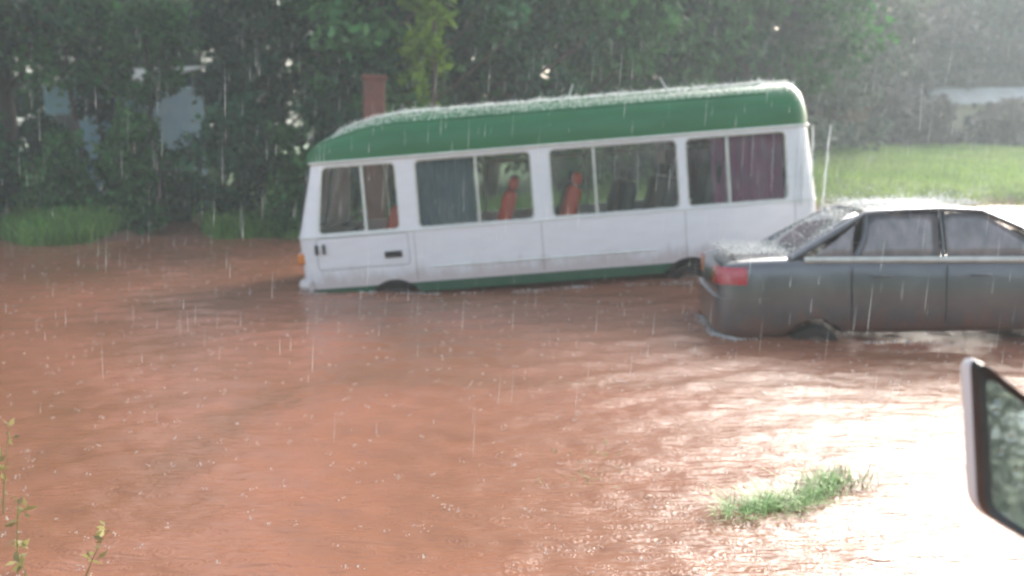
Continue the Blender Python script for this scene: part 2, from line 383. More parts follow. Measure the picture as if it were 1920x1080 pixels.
endglass('windscreen', -3.255, -3.055, .78, WZ0+.03, WZ1-.02); endglass('rear_window', 3.58, 3.52, .70, WZ0+.08, WZ1-.04)
# roof
rings = []
for x in np.concatenate([np.linspace(-3.09, -1.75, 12), np.linspace(-1.4, 3.05, 12), np.linspace(3.25, 3.545, 8)]):
    tf = (x+3.09)/1.4; hf = .30+.70*math.sin(min(max(tf, 0), 1)*math.pi/2)**.8
    tr = max((x-3.2)/.345, 0); hr = math.sqrt(max(1-tr**4, 0))*.45+.55
    hgt = .59*hf*min(hr, 1); wdt = (.945 - .30*max(0, (-2.82-x)/.27)**2 - .20*tr**3)
    ring = []
    for i in range(25):
        a = math.pi*i/24; cy, sy_ = math.cos(a), math.sin(a)
        y = wdt*math.copysign(abs(cy)**.62, cy); z = B1+.012+hgt*(abs(sy_)**.72)
        ring.append(Vector((x, y, z)))
    rings.append(ring)
mb = MB(); mb.loft(rings, cap=False, closed=False)
mb.add(rings[0], [tuple(range(25))]); mb.add(rings[-1], [tuple(range(25))])
roof = mb.build('roof', M['green'], bus)
for sgn in (-1, 1):
    for h_, wd in ((.52, .52), (.40, .80)):
        r_ = MB(); pts = []
        for x in np.linspace(-2.6 if wd < .7 else -2.85, 3.0, 24):
            tf = (x+3.09)/1.4; hf = .30+.70*math.sin(min(max(tf, 0), 1)*math.pi/2)**.8
            a = math.acos(min((wd/.945)**(1/.62), 1)); pts.append((x, sgn*wd, B1+.012+.59*hf*(math.sin(a)**.72)+.004))
        r_.tube(pts, .012, 6); r_.build('roof_rib', M['green'], bus)
dr = MB(); dr.tube([p+Vector((0,0,0)) for p in outline(B1+.004, -.012)], .02, 6, closed=True); dr.build('drip_rail', M['pale_rail'], bus)
bl = MB(); bl.tube(outline(B0, -.004), .009, 6, closed=True); bl.build('belt_moulding', M['pale_rail'], bus)
# front door with handle
dm = MB(); xs = np.linspace(-2.98, -1.80, 6); zs = (.64, .85, 1.03)
dm.loft([[S(x, z, -1, .004) for x in xs] for z in zs], cap=False, closed=False)
door = dm.build('door', M['white'], bus, solid=.004, smooth=False)
h = MB(); h.box(S(-1.99, .77, -1, .018), (.23, .02, .085)); h.build('handle', M['dark'], door, bevel=.012)
h = MB(); h.tube([S(-2.07, .785, -1, .03), S(-2.05, .80, -1, .045), S(-1.93, .80, -1, .045), S(-1.91, .785, -1, .03)], .011, 8); h.build('handle', M['dark'], door)
sm_ = MB(); q = [S(x, z, -1, .002) for x, z in rrect(-3.0, -1.78, .62, 1.04, .05)]; sm_.tube(q, .0025, 4, closed=True); sm_.build('door_seal', M['rubber'], bus)
for x in (-1.70, -.02, 1.86, 3.28):
    h = MB(); h.tube([S(x, z, -1, .001) for z in (.40, .7, 1.04)], .0025, 4); h.build('panel_seam', M['rubber'], bus)
h = MB(); h.tube([S(x, .56, -1, .004) for x in np.linspace(-1.5, 1.45, 8)], .010, 6); h.build('side_moulding', M['pale_rail'], bus)
h = MB(); h.tube([(x, -.25, 1.86) for x in (-1.6, 0, 3.2)], .016, 6); h.build('handrail', M['alu'], bus)
for x in (-3.0, -2.90):
    h = MB(); h.box(S(x, .90, -1, .02), (.035, .05, .13)); h.build('mirror_bracket', M['dark'], bus, bevel=.008)
for x, dx in ((.42, .12), (1.85, -.16)):
    h = MB(); h.tube([(x, -.5, 2.53), (x+dx*.5, -.5, 2.65), (x+dx, -.5, 2.80)], [.016, .013, .009], 6); h.build('streak_rod', M['pale_rail'], bus)  # pale rods added to stand for water streaks on the viewer's glass
# bumper, lamps, grille
bm_ = MB(); o1 = outline(.42, -.03)[10:22]; bm_.tube(o1, .06, 8, flat=1.3); bm_.build('front_bumper', M['white'], bus)
bm_ = MB(); o2 = outline(.42, -.03); bm_.tube(o2[26:]+o2[:6], .06, 8, flat=1.3); bm_.build('rear_bumper', M['white'], bus)
for s_ in (-1, 1):
    h = MB(); h.box((-3.29, s_*.62, .78), (.05, .26, .17)); h.build('headlight', M['clear_lens'], bus, bevel=.03)
    h = MB(); h.box((-3.24, s_*.84, .78), (.12, .10, .15)); h.build('indicator', M['orange_lens'], bus, bevel=.02)
    h = MB(); h.box((3.60, s_*.72, .85), (.05, .14, .34)); h.build('taillight', M['red_lens'], bus, bevel=.02)
for i in range(5): h = MB(); h.box((-3.29, 0, .68+.045*i), (.03, .9, .018)); h.build('grille_bar', M['dark'], bus)
# wheels
def wheel(x, y, r, wd, parent, z=.38):
    s_ = 1 if y > 0 else -1
    t_ = MB(); prof = [(r*.62, -wd/2), (r*.93, -wd/2), (r, -wd*.33), (r, wd*.33), (r*.93, wd/2), (r*.62, wd/2)]
    n_ = 36; t_.loft([[Vector((pr*math.cos(2*math.pi*i/n_), py, pr*math.sin(2*math.pi*i/n_))) for pr, py in prof] for i in range(n_+1)], cap=False)
    e = empty('wheel', (x, y, z)); e.parent = parent
    t_.build('tyre', M['tyre'], e)
    m_ = MB(); pr2 = [(r*.62, wd*.42), (r*.55, wd*.30), (r*.25, wd*.22), (r*.2, wd*.36), (.001, wd*.38)]
    m_.loft([[Vector((a*math.cos(2*math.pi*i/n_), s_*b, a*math.sin(2*math.pi*i/n_))) for a, b in pr2] for i in range(n_+1)], cap=False, closed=False)
    m_.build('rim', M['rim'], e)
for a in AX:
    for y in (-.84, .84): wheel(a, y, .29, .2, bus, z=.04)
# interior
h = MB(); h.box((.16, 0, .50), (6.55, 1.84, .06)); h.build('floor_panel', M['floor'], bus)
h = MB(); h.box((.28, 0, B1-.012), (6.3, 1.70, .02)); h.build('headliner', M['lining'], bus)
def seat(x, y, wd, m, face=-1, back=.68):
    e = empty('seat', (x, y, .53)); e.parent = bus
    c = MB(); c.box((0, 0, .38), (.44, wd, .12)); c.build('cushion', m, e, bevel=.04)
    b = MB(); rot = Matrix.Rotation(R(10), 3, 'Y'); b.box((.27, 0, .36+back/2), (.19, wd, back), Matrix.Rotation(R(17), 3, 'Y')); b.build('backrest', m, e, bevel=.08)
    hd = MB(); hd.box((.39, 0, .44+back), (.13, min(wd*.6, .34), .17), rot); hd.build('headrest', m, e, bevel=.05)
    l = MB()
    for sy in (-1, 1): l = MB(); l.box((0, sy*(wd/2-.06), .16), (.36, .03, .32)); l.build('seat_leg', M['dark'], e)
for x in (-2.25,): seat(x, -.52, .50, M['seat_red'], back=.50); seat(x, .48, .5, M['seat_red'], back=.50)
for x, mm in ((-.74, 'seat_red'), (.12, 'seat_red'), (.86, 'seat_dark'), (1.42, 'seat_dark')):
    seat(x, -.50, .72, M[mm], back=.58); seat(x, .60, .60, M['seat_dark'], back=.58)
seat(1.98, -.50, .8, M['seat_dark'], back=.78); seat(2.80, 0, 1.7, M['seat_dark'], back=.6)
h = MB(); n_ = 24; cw = Vector((-2.78, .42, 1.18)); rt = Matrix.Rotation(R(-35), 3, 'Y')
h.tube([cw + rt @ Vector((.19*math.cos(2*math.pi*i/n_), .19*math.sin(2*math.pi*i/n_), 0)) for i in range(n_)], .014, 6, closed=True)
h.tube([cw + rt @ Vector((-.18, 0, 0)), cw + rt @ Vector((.18, 0, 0))], .012, 6); h.tube([cw, cw+Vector((-.25, 0, -.35))], .03, 8)
h.build('steering_wheel', M['dark'], bus)
h = MB(); h.loft([[Vector((-3.15, y, 1.0)) for y in (-.9, .9)], [Vector((-3.05, y, 1.12)) for y in (-.9, .9)], [Vector((-2.8, y, 1.06)) for y in (-.88, .88)], [Vector((-2.75, y, .7)) for y in (-.88, .88)]], cap=False, closed=False)
h.build('dashboard', M['dark'], bus)
def curtain(x0, x1, z0, z1, m, side=-1, skew=0):
    mb = MB(); nx = int((x1-x0)*60)
    rr = []
    for j in range(6):
        z = z1+(z0-z1)*j/5; rr.append([S(x0+(x1-x0)*i/nx+skew*j/5, z, side, -.085+.02*math.sin(i*.85)+.006*math.sin(i*2.1+j)) for i in range(nx+1)])
    mb.loft(rr, cap=False, closed=False); return mb.build('curtain', m, bus)
curtain(-1.61, -.86, WZ0-.03, WZ1, M['curtain'])
curtain(2.25, 3.18, WZ0-.03, WZ1, M['curtain_pink'])
curtain(1.95, 3.18, WZ0-.03, WZ1, M['curtain_pink'], side=1)
# hidden lower hull, so that the shell is not open below
h = MB(); h.box((.1, 0, .38), (6.3, 1.5, .2)); h.build('chassis', M['dark'], bus)

# ------------------------------------------------------------------ CAR
car = empty('sedan_car', (4.44, 9.42, -.13), (0, R(-1.6), R(-4.3)), 'wet grey sedan car sunk to its wheel arches in front of the minibus', 'car')
ST = [(-2.30,.62,.10,.86),(-2.25,.76,.06,.93),(-2.05,.81,.08,.965),(-1.6,.835,.2,.985),(-1.0,.85,.19,.98),(-.3,.86,.19,.955),(.4,.86,.19,.94),(1.0,.86,.19,.93),(1.5,.85,.2,.88),(1.95,.80,.22,.80),(2.2,.70,.28,.72),(2.28,.55,.38,.62)]
def car_rings(g=0):
    rs = []
    for x, w_, zb, zs in ST:
        x *= 1+g; w_ += g; zb -= g; zs += g; H_ = zs-zb
        half = [(0, zb), (w_*.80, zb), (w_*.95, zb+.05), (w_*.99, zb+.22*H_), (w_, zb+.5*H_), (w_*.985, zb+.72*H_), (w_*.945, zb+.93*H_), (w_*.86, zs), (w_*.5, zs+.018), (0, zs+.025)]
        rs.append([Vector((x, y, z)) for y, z in half] + [Vector((x, -y, z)) for y, z in half[-2:0:-1]])
    return rs
def car_hull(name, m, g=0):
    mb = MB(); mb.loft(car_rings(g)); return mb.build(name, m, car, sub=2)
CAX = (-1.33, 1.32)
def car_cut():
    mb = MB()
    for a in CAX:
        q = cyl((a, .06), .32, 1.2); mb.add(q.v, q.f)
    return mb.build('cutter', M['dark'], car)
cb = freeze(car_hull('body', M['car'])); boolean(cb, car_cut())
def hull_piece(name, m, boxes, g):
    o = freeze(car_hull(name, m, g)); mb = MB()
    for c, d in boxes: mb.box(c, d)
    return boolean(o, mb.build('cutter', M['dark'], car), 'INTERSECT')
for s_ in (-1, 1):
    hull_piece('taillight', M['red_lens'], [((-2.22, s_*.70, .81), (.42, .36, .17))], .006)
    hull_piece('headlight', M['clear_lens'], [((2.15, s_*.62, .66), (.4, .3, .14))], .006)
    hull_piece('taillight', M['orange_lens'], [((-2.2, s_*.44, .80), (.4, .10, .17))], .005)
rb = hull_piece('rear_bumper', M['car'], [((-2.1, 0, .42), (.62, 2, .34))], .012)
hull_piece('front_bumper', M['car'], [((2.15, 0, .38), (.5, 2, .32))], .012)
# greenhouse
def gp(t, u, s_):     # t along: 0 rear base .. , corner posts
    pass
base = {'r': (-1.50, .70, .975), 'f': (1.12, .72, .93)}
RB, RT, FT, FB = (-1.50,.70,.985), (-.82,.565,1.395), (.30,.575,1.40), (1.15,.73,.935)
def lerp(a, b, t): return Vector(a)+(Vector(b)-Vector(a))*t
# roof panel, crowned
rs = []
for i in range(13):
    t_ = i/12; x = -.86+(.36+.86)*t_; zz = 1.395+.045*math.sin(math.pi*t_)-.01; hw = .575
    rs.append([Vector((x, hw*math.sin(math.pi/2*(j/6-1)), zz + .035*math.cos(math.pi/2*(j/6-1)) - (.012 if abs(j-6) == 6 else 0))) for j in range(13)])
mb = MB(); mb.loft(rs, cap=False, closed=False); mb.build('roof', M['car'], car, solid=.03)
for s_ in (-1, 1):
    def pp(a): return Vector((a[0], s_*a[1], a[2]))
    pl = MB()
    pl.tube([pp(RB)+Vector((-.08,0,-.02)), pp(lerp(RB, RT, .5))+Vector((.03,s_*.01,.03)), pp(RT), pp(lerp(RT, FT, .33))+Vector((0,s_*.012,.025)), pp(lerp(RT, FT, .66))+Vector((0,s_*.012,.028)), pp(FT), pp(lerp(FT, FB, .5))+Vector((0,s_*.015,.03)), pp(FB)+Vector((.05,0,-.02))], [.05,.048,.036,.03,.03,.036,.03,.03], 8, flat=.8)
    pl.build('roof_pillar', M['car'], car)
    def wp(x, f):   # point of the side glass plane; f 0 bottom, 1 top
        zb = .965-.02*(x+1)/2; lo = Vector((x, s_*.745, zb)); hi = Vector((x, s_*.585, 1.385)); return lo+(hi-lo)*f + Vector((0, s_*.012*math.sin(math.pi*f), 0))
    quads_ = [((-1.38,-.98,-.92,-.80), 'side_window'), ((-.93,-.13,-.13,-.78), 'side_window'), ((-.07,.98,.28,-.07), 'side_window')]
    for (a, b, c_, d), nm in quads_:
        mb = MB(); rr = []
        for j in range(5):
            f = j/4; x0 = a+(d-a)*f; x1 = b+(c_-b)*f; rr.append([wp(x0+(x1-x0)*i/4, f) for i in range(5)])
        mb.loft(rr, cap=False, closed=False); mb.build(nm, M['car_glass'], car, solid=.006)
    for x in (-.10, -.955):
        mb = MB(); mb.tube([wp(x, 0), wp(x+(.0 if x > -.5 else .1), .5), wp(x+(0 if x > -.5 else .14), 1)], .028, 6, flat=.5); mb.build('door_pillar', M['car'], car)
    mb = MB(); mb.tube([wp(-1.45, -.02)+Vector((0,s_*.012,0)), wp(-.3, -.03)+Vector((0,s_*.02,0)), wp(1.0, -.05)+Vector((0,s_*.01,0))], .034, 8); mb.build('window_trim_sheen', M['alu'], car)  # trim widened into a pale band imitating sky reflected on the shoulder
    for x in (-.80, .12):
        mb = MB(); mb.tube([(x, s_*.865, .80), (x+.03, s_*.885, .805), (x+.15, s_*.885, .805), (x+.18, s_*.865, .80)], .012, 6); mb.build('door_handle', M['car'], car)
    for x in (-1.0, -.10, .98):
        mb = MB(); mb.tube([(x, s_*.846, .90), (x-.005, s_*.863, .7), (x, s_*.862, .5), (x, s_*.852, .35)], .005, 4); mb.build('door_seam', M['rubber'], car)
    mb = MB(); mb.box((.98, s_*.93, 1.0), (.10, .17, .11)); mb.build('door_mirror', M['car'], car, bevel=.03)
def screen(name, a, b, bow):
    mb = MB(); rr = []
    for j in range(6):
        f = j/5; q = lerp(a, b, f); rr.append([Vector((q.x + bow*(1-(i/4-1)**2)*(1), q.y*(i/4-1), q.z+.02*math.sin(math.pi*f)+.02*(1-(i/4-1)**2)*f)) for i in range(9)])
    mb.loft(rr, cap=False, closed=False); return mb.build(name, M['car_glass'], car, solid=.006)
screen('rear_window', (-1.54,.68,.98), (-.86,.55,1.39), -.06); screen('windscreen', (1.18,.70,.925), (.34,.56,1.39), .08)
mb = MB(); mb.box((-2.1, 0, .992), (.02, 1.3, .006)); mb.build('boot_seam', M['rubber'], car)
h = MB(); h.box((-.2, 0, .6), (2.6, 1.45, .5)); h.build('cabin_tub', M['dark'], car)
for a in CAX:
    for y in (-.74, .74): wheel(a, y, .25, .19, car, z=.05)

# ------------------------------------------------------------------ vegetation
def leaves(pts, nrm_jit, size, aspect=.55, r=None, droop=.2):
    """rhombic leaves at pts; returns verts, quads"""
    r = r or rng; N = len(pts)
    d = r.normal(size=(N, 3)); d[:, 2] -= droop; d /= np.linalg.norm(d, axis=1)[:, None]
    s_ = np.cross(d, r.normal(size=(N, 3))); s_ /= np.linalg.norm(s_, axis=1)[:, None]
    up = np.cross(d, s_)
    L_ = size*(.6+.8*r.random(N))[:, None]
    a = pts; b = pts + d*L_*.5 + s_*L_*aspect*.5 + up*L_*.08; c = pts + d*L_; e = pts + d*L_*.5 - s_*L_*aspect*.5 + up*L_*.08
    V = np.stack([a, b, c, e], 1).reshape(-1, 3); i = np.arange(N)*4
    return V, np.stack([i, i+1, i+2, i+3], 1)
def crown_mesh(name, h0, h1, rad, nclump, per, size, m, seed, clump=.75, shape='oval'):
    r = np.random.default_rng(seed); P = []
    for k in range(nclump):
        f = r.random()**.85; z = h0+(h1-h0)*f
        prof = {'oval': math.sin(math.pi*(.12+.80*f))**.6, 'low': (1-f)**.45+.1, 'col': 1-.5*f}[shape]
        a = r.random()*6.283; rr_ = rad*prof*math.sqrt(r.random())*(.85+.35*math.sin(3*a+seed))
        c = np.array([rr_*math.cos(a), rr_*math.sin(a), z]); cs = clump*(.5+.9*r.random())
        q = r.normal(size=(per, 3)); q /= np.linalg.norm(q, axis=1)[:, None]; q *= (r.random(per)**.45)[:, None]*cs
        q[:, 2] *= .65; P.append(c+q)
    V, Q = leaves(np.concatenate(P), 0, size, r=r)
    return fast_mesh(name, V, quads=Q, mats=[m])
def trunk_mesh(name, hgt, r0, seed, nl=7, lo=.3, m=None):
    r = random.Random(seed); mb = MB(); pts = []; x = y = 0
    for i in range(9):
        pts.append(Vector((x, y, hgt*i/8))); x += r.uniform(-.16, .16)*hgt/9; y += r.uniform(-.16, .16)*hgt/9
    mb.tube([Vector((0,0,-.3))]+pts[0:], [r0*1.5]+[r0*(1.15-.95*i/8) for i in range(9)], 9)
    for k in range(nl):
        f = lo+(1-lo)*k/nl; b = pts[int(f*8)]; a = r.uniform(0, 6.28); ln = hgt*r.uniform(.22, .38)*(1.1-f*.5)
        q = [b]
        for s_ in range(1, 5): q.append(b+Vector((math.cos(a)*ln*s_/4, math.sin(a)*ln*s_/4, ln*.75*(s_/4)**1.2))+Vector((r.uniform(-.1,.1), r.uniform(-.1,.1), 0)))
        rr_ = r0*(.55-.3*f); mb.tube(q, [rr_, rr_*.8, rr_*.6, rr_*.4, rr_*.15], 6)
    return mb.build(name, m or M['bark'], None)
def tm(name, *a, **k):
    o = trunk_mesh(name, *a, **k); me = o.data; bpy.data.objects.remove(o); return me
T_near = [tm('trunk', 11, .20, s) for s in (1, 2, 3, 4)]
T_thin = [tm('trunk', 7, .07, s, nl=4, lo=.4) for s in (5, 6)]
K_high = [crown_mesh('crown', 3.6, 13, 3.0, 62, 190, .27, M[m], s) for m, s in (('leaf_dark', 11), ('leaf_mid', 12))]
K_full = [crown_mesh('crown', 1.0, 13, 3.1, 84, 170, .27, M[m], s) for m, s in (('leaf_dark', 21), ('leaf_mid', 22), ('leaf_dark', 23))]
K_mid = [crown_mesh('crown', .6, 13, 3.6, 75, 130, .36, M[m], s, clump=1.0) for m, s in (('leaf_mid', 31), ('leaf_dark', 32), ('leaf_hazed', 33))]
K_far = [crown_mesh('crown', .3, 11, 4.2, 70, 110, .5, M[m], s, clump=1.2) for m, s in (('leaf_hazed', 41), ('leaf_brown_hazed', 42), ('leaf_brown_hazed', 43))]
def tree(x, y, km, tmesh, sc=1, label='', group=None, cat='tree', name='tree', rz=None, zs=1):
    z = float(height(np.array([float(x)]), np.array([float(y)]))[0])-.05
    e = empty(name, (x, y, z), (0, 0, random.uniform(0, 6.28) if rz is None else rz), label, cat, group)
    e.scale = (sc, sc, sc*zs)
    if tmesh: link('trunk', tmesh, e)
    link('crown', km, e)
    return e
def by_azimuth(L): return sorted(L, key=lambda q: q[0]/q[1])
ORD = ['first','second','third','fourth','fifth','sixth','seventh','eighth','ninth','tenth','eleventh','twelfth','thirteenth']
fr = [(-15.2,20.6,K_full[1]),(-12.6,22.6,K_high[0]),(-13.0,20.4,K_high[1]),(-3.2,23.6,K_high[0]),(-2.9,20.3,K_full[2]),(-3.6,21.6,K_full[0]),(-2.6,20.8,K_full[1]),(-.6,22.6,K_full[2])]
fr = by_azimuth(fr)
for i, (x, y, k) in enumerate(fr):
    tree(x, y, k, T_near[i % 4], random.uniform(.92, 1.08), f'{ORD[i]} tall dark tree from the left along the flooded left bank', 'tall trees on the left bank')
bk = [(-17,27,0),(-17.4,31,1),(-7.2,25.4,1),(-13.2,33,0),(-8.6,29.5,1),(-5.6,27.5,0),(-2.8,26.5,1),(1.6,27.5,0),(1.3,33,1),(-20.5,33,1),(-12.6,35,1),(-6.8,38,0),(-10.6,30.5,0)]
low = {(-8.6,29.5), (-7.2,25.4), (-5.6,27.5), (-6.8,38), (-10.6,30.5), (-13.2,33), (-12.6,35)}; bk = by_azimuth(bk)
for i, (x, y, k) in enumerate(bk):
    tree(x, y, K_mid[k], T_near[i % 4], random.uniform(.9, 1.15) if (x, y) not in low else (.56 if y < 32 else .66), f'{ORD[i]} dark tree from the left among those behind the front row on the left bank', 'trees massed behind the left bank row')
md = [(3.8,31,0),(6.6,35,1),(9.8,38,0),(4.6,39,1),(13.2,43,2),(8.6,46,2),(16.8,48,2),(12.5,54,2)]; md = by_azimuth(md)
for i, (x, y, k) in enumerate(md):
    tree(x, y, K_mid[k], T_near[i % 4], random.uniform(1.0, 1.2), f'{ORD[i]} hazy grey green tree from the left rising behind the minibus roof', 'trees behind the minibus')
fa = [(18.5,57,1),(22.5,61,2),(27,63,1),(31,66,0),(35.5,66,1),(40,69,0),(24,70,0),(45,72,2),(33,76,1),(51,74,0),(57,80,0),(40,82,2),(47.5,85,1)]; fa = by_azimuth(fa)
for i, (x, y, k) in enumerate(fa):
    tree(x, y, K_far[k], T_near[i % 4], random.uniform(.95, 1.15), f'{ORD[i]} brownish tree with haze-paled leaves in the far line beyond the meadow, counted from the minibus', 'far trees beyond the meadow')
# light green leafy branch tree above the cab
bt = crown_mesh('crown', 2.2, 6.6, .42, 30, 62, .26, M['leaf_bright'], 51, clump=.34, shape='col')
tree(-1.75, 18.6, bt, T_thin[0], 1, 'slender sapling with bright lime green leaves behind the cab roof', None, 'sapling', 'sapling')
hg = [crown_mesh('crown', 3.05, 5.1, 1.25, 26, 120, .2, M['leaf_mid'], 55, clump=.5), crown_mesh('crown', .8, 5.0, .7, 26, 110, .2, M['leaf_dark'], 56, clump=.42, shape='col')]
tree(-9.0, 22.6, hg[0], T_thin[1], 1, 'small leafy tree whose crown hangs over the pale blue wall', None)
tree(-10.25, 23.0, hg[1], T_thin[0], .92, 'narrow dark young tree standing in front of the pale blue wall', None)
tree(-10.6, 22.0, hg[0], T_thin[1], .98, 'small leafy tree left of the narrow young tree by the blue wall', None)
# bushes on the banks
bush = [crown_mesh('foliage', .0, 1.9, .9, 26, 120, .17, M[m], s, clump=.42, shape='low') for m, s in (('leaf_dark', 61), ('leaf_mid', 62), ('leaf_mid', 63))]
bb = [(-14.2,18.9,0,1.1),(-12.6,19.6,1,1.0),(-11.2,19.2,0,.85),(-9.6,19.3,1,.8),(-8.3,19.6,2,.95),(-5.9,19.5,0,1.1),(-4.7,19.3,1,.9),(-3.4,19.4,0,1.15),(-12.0,23.2,0,.9),(-8.7,23.4,1,.98),(-9.6,23.0,2,.92),(-9.2,23.4,1,.75),(-2.0,19.9,2,1.1)]
bb = by_azimuth(bb)
for i, (x, y, k, s_) in enumerate(bb):
    z = float(height(np.array([x]), np.array([y]))[0])-.05
    o = link('shrub', bush[k], None, (x, y, z), (0, 0, i*1.7), (s_, s_, s_*1.25))
    tag(o, f'{ORD[i]} low dark green shrub counted from the left at the foot of the bank trees', 'shrub', 'shrubs on the left bank')
fb = [(19.5,53,'leaf_tan',1.5),(22.6,55,'leaf_brown_hazed',1.7),(25.6,54,'leaf_brown_hazed',1.5),(29.0,53.5,'leaf_brown_hazed',1.6),(34.2,54,'leaf_brown_hazed',1.4),(38.5,57,'leaf_hazed',1.8),(16.4,51.5,'leaf_brown_hazed',1.3),(43,60,'leaf_hazed',1.9)]
lb = ['tan dry bush just right of the minibus rear', 'brown bush right of the tan dry bush', 'greyish brown bush left of the small house', 'brown bush in front of the small house wall', 'brown bush at the right end of the small house', 'grey green bush right of the small house', 'brown bush partly behind the minibus rear roof', 'last grey green bush at the right end of the meadow edge']
for i, (x, y, mm, s_) in enumerate(fb):
    me = crown_mesh('foliage', 0, 1.7, 1.3, 22, 80, .3, M[mm], 70+i, clump=.6, shape='low')
    z = float(height(np.array([x]), np.array([y]))[0])-.1
    tag(link('bush', me, None, (x, y, z), (0, 0, i), (s_, s_, s_)), lb[i], 'bush', 'bushes at the far edge of the meadow')
# trees behind the viewer (seen in the wing mirror and in the glass)
for i, x in enumerate((-14, -8, -2.5, 3.5, 9.5, 16)):
    tree(x, -22-2*(i % 2), K_far[0] if i % 2 else K_mid[0], T_near[i % 4], .75, f'{ORD[i]} green roadside tree from the left behind the viewer, seen only in reflections', 'roadside trees behind the viewer')

# grass
def blades(P, h, w_, lean, seed, m, name):
    r = np.random.default_rng(seed); N = len(P); H_ = h*(.5+.8*r.random(N)); a = r.random(N)*6.283; d = np.stack([np.cos(a), np.sin(a), 0*a], 1)
    s_ = np.stack([-np.sin(a), np.cos(a), 0*a], 1)*w_; ln = (lean*(.3+r.random(N))*H_)[:, None]
    z = np.zeros((N, 3)); z[:, 2] = H_
    V = np.stack([P-s_/2, P+s_/2, P+d*ln*.35+z*.6+s_*.35, P+d*ln*.35+z*.6-s_*.35, P+d*ln+z*.95], 1).reshape(-1, 3)
    i = np.arange(N)*5
    me = fast_mesh(name, V, quads=np.stack([i, i+1, i+2, i+3], 1), tris=np.stack([i+3, i+2, i+4], 1), mats=[m])
    return link(name, me)
def onground(x, y): return np.stack([x, y, height(x, y)-.01], 1)
def sc2(N, x0, x1, d0, d1, dens=None):
    x = rng.uniform(x0, x1, N); s = shore(x, np.full(N, 20.)); y = s + rng.uniform(d0, d1, N); z = height(x, y); k = z > -.08
    return x[k], y[k]
x, y = sc2(38000, -17, 2, -.5, 3.0); k = (np.sin(x*1.9)+np.sin(x*.8+2)+rng.normal(size=len(x))*.6) > -1.3
tag(blades(onground(x[k], y[k]), .42, .03, .6, 1, M['grass'], 'grass'), 'tall green grass along the left edge of the flood', 'grass', kind='stuff')
x, y = sc2(90000, 2, 48, -.3, 27)
tag(blades(onground(x, y), .20, .05, .5, 2, M['grass_bright'], 'grass'), 'pale green meadow grass on the slope at the right', 'grass', kind='stuff')
M['clump'] = mat('drowned_grass', (.34,.50,.22), .5, col2=(.24,.40,.15), scale=5, trans=.3, island=.45)
M['straw'] = mat('dead_straw', (.40,.36,.26), .7, col2=(.30,.24,.16), scale=5, island=.4)
# floating / drowned grass clump in the flood
def pix(u, v, z=0.):
    F = 1664.; a = R(9); d = Vector((u-960, F*math.cos(a)-(v-540)*math.sin(a)*1, -F*math.sin(a)-(v-540)*math.cos(a)))
    t_ = (z-1.9)/d.z; return Vector((0,0,1.9))+d*t_
def clump(pts, N, rad, h_, seed, m, lean=.9, w_=.008):
    r = np.random.default_rng(seed); P = []
    for q in pts: P.append(np.array(q)[None]+np.stack([r.normal(size=N)*rad, r.normal(size=N)*rad*.8, np.zeros(N)-.02], 1))
    return blades(np.concatenate(P), h_, w_, lean, seed, m, 'grass_clump')
A = [pix(u, v) for u, v in ((1390,965),(1420,955),(1455,950),(1500,945),(1530,925),(1560,905),(1590,900),(1620,912))]
tag(clump(A[:6], 150, .07, .085, 5, M['clump'], 2.2), 'bright green grass clump standing out of the flood at lower right', 'grass clump')
tag(clump(A[3:], 26, .10, .08, 7, M['straw'], 1.8), 'thin pale dead stems behind the bright green clump', 'grass clump')
A = [pix(u, v) for u, v in ((1100,855),(1130,880),(1085,905))]
tag(clump(A, 26, .12, .035, 6, M['grass'], 2.2), 'sparse drowned grass just breaking the muddy water mid frame', 'grass clump')
# foreground weed stems
def weed(base, h_, seed, label, lean=.3):
    r = random.Random(seed); e = empty('weed', base, (0, 0, 0), label, 'weed'); a = r.uniform(-.5, .5); pts = [Vector((lean*h_*(i/7)**1.6, a*.1*i/7, h_*i/7-.05)) for i in range(8)]
    mb = MB(); mb.tube(pts, [.005*(1-.1*i) for i in range(8)], 5); mb.build('stem', M['weed'], e)
    P = []
    for i in range(2, 8):
        for k in range(r.randint(2, 4)): P.append(np.array(pts[i])+np.array([r.uniform(-.02,.02) for _ in range(3)]))
    V, Q = leaves(np.array(P), 0, .06, .4, r=np.random.default_rng(seed)); me = fast_mesh('leaves', V, quads=Q, mats=[M['weed']]); link('foliage', me, e)
weed(pix(35, 1075), .42, 1, 'leafy yellow green weed at the lower left corner of the flood', .12)
weed(pix(5, 960), .5, 2, 'tall pale weed at the left edge above the corner weed', .1)
weed(pix(150, 1120), .36, 3, 'thin leaning weed stem right of the leafy corner weed', .42)
weed(pix(-20, 860), .55, 4, 'hazy green weed highest on the left edge of the flood', .08)
weed(pix(60, 1150), .30, 5, 'short leafy weed at the bottom edge near the left corner', -.1)

# ------------------------------------------------------------------ small buildings and other background things
hs_ = empty('small_building', (-11.0, 25.8, .5), (0, 0, R(-20)), 'small pale blue walled building glimpsed between the left trees', 'building')
def wall_with(parent, w_, d_, h_, m, hole=None):
    mb = MB(); mb.box((0, 0, h_/2), (w_, d_, h_)); return mb.build('wall', m, parent, bevel=.02)
wl = wall_with(hs_, 3.3, 2.6, 3.1, M['blue_wall'])
mb = MB()
mb.box((0, 0, 3.40), (3.5, 2.75, .05), Matrix.Rotation(math.atan2(.75, 3.2), 3, 'X')); mb.build('roof', M['tin'], hs_)
wn = MB(); wn.box((-.9, -1.31, 1.9), (.7, .06, .8)); wf = wn.build('window', M['dark'], hs_)
mb = MB(); mb.box((-.9, -1.35, 1.5), (.8, .1, .05)); mb.build('sill', M['concrete'], wf)
hs2 = empty('small_house', (31.6, 62, 1.9), (0, 0, R(-12)), 'small tan walled house with pale metal roof behind far bushes', 'house')
wall_with(hs2, 8, 5, 2.9, M['tan_wall'])
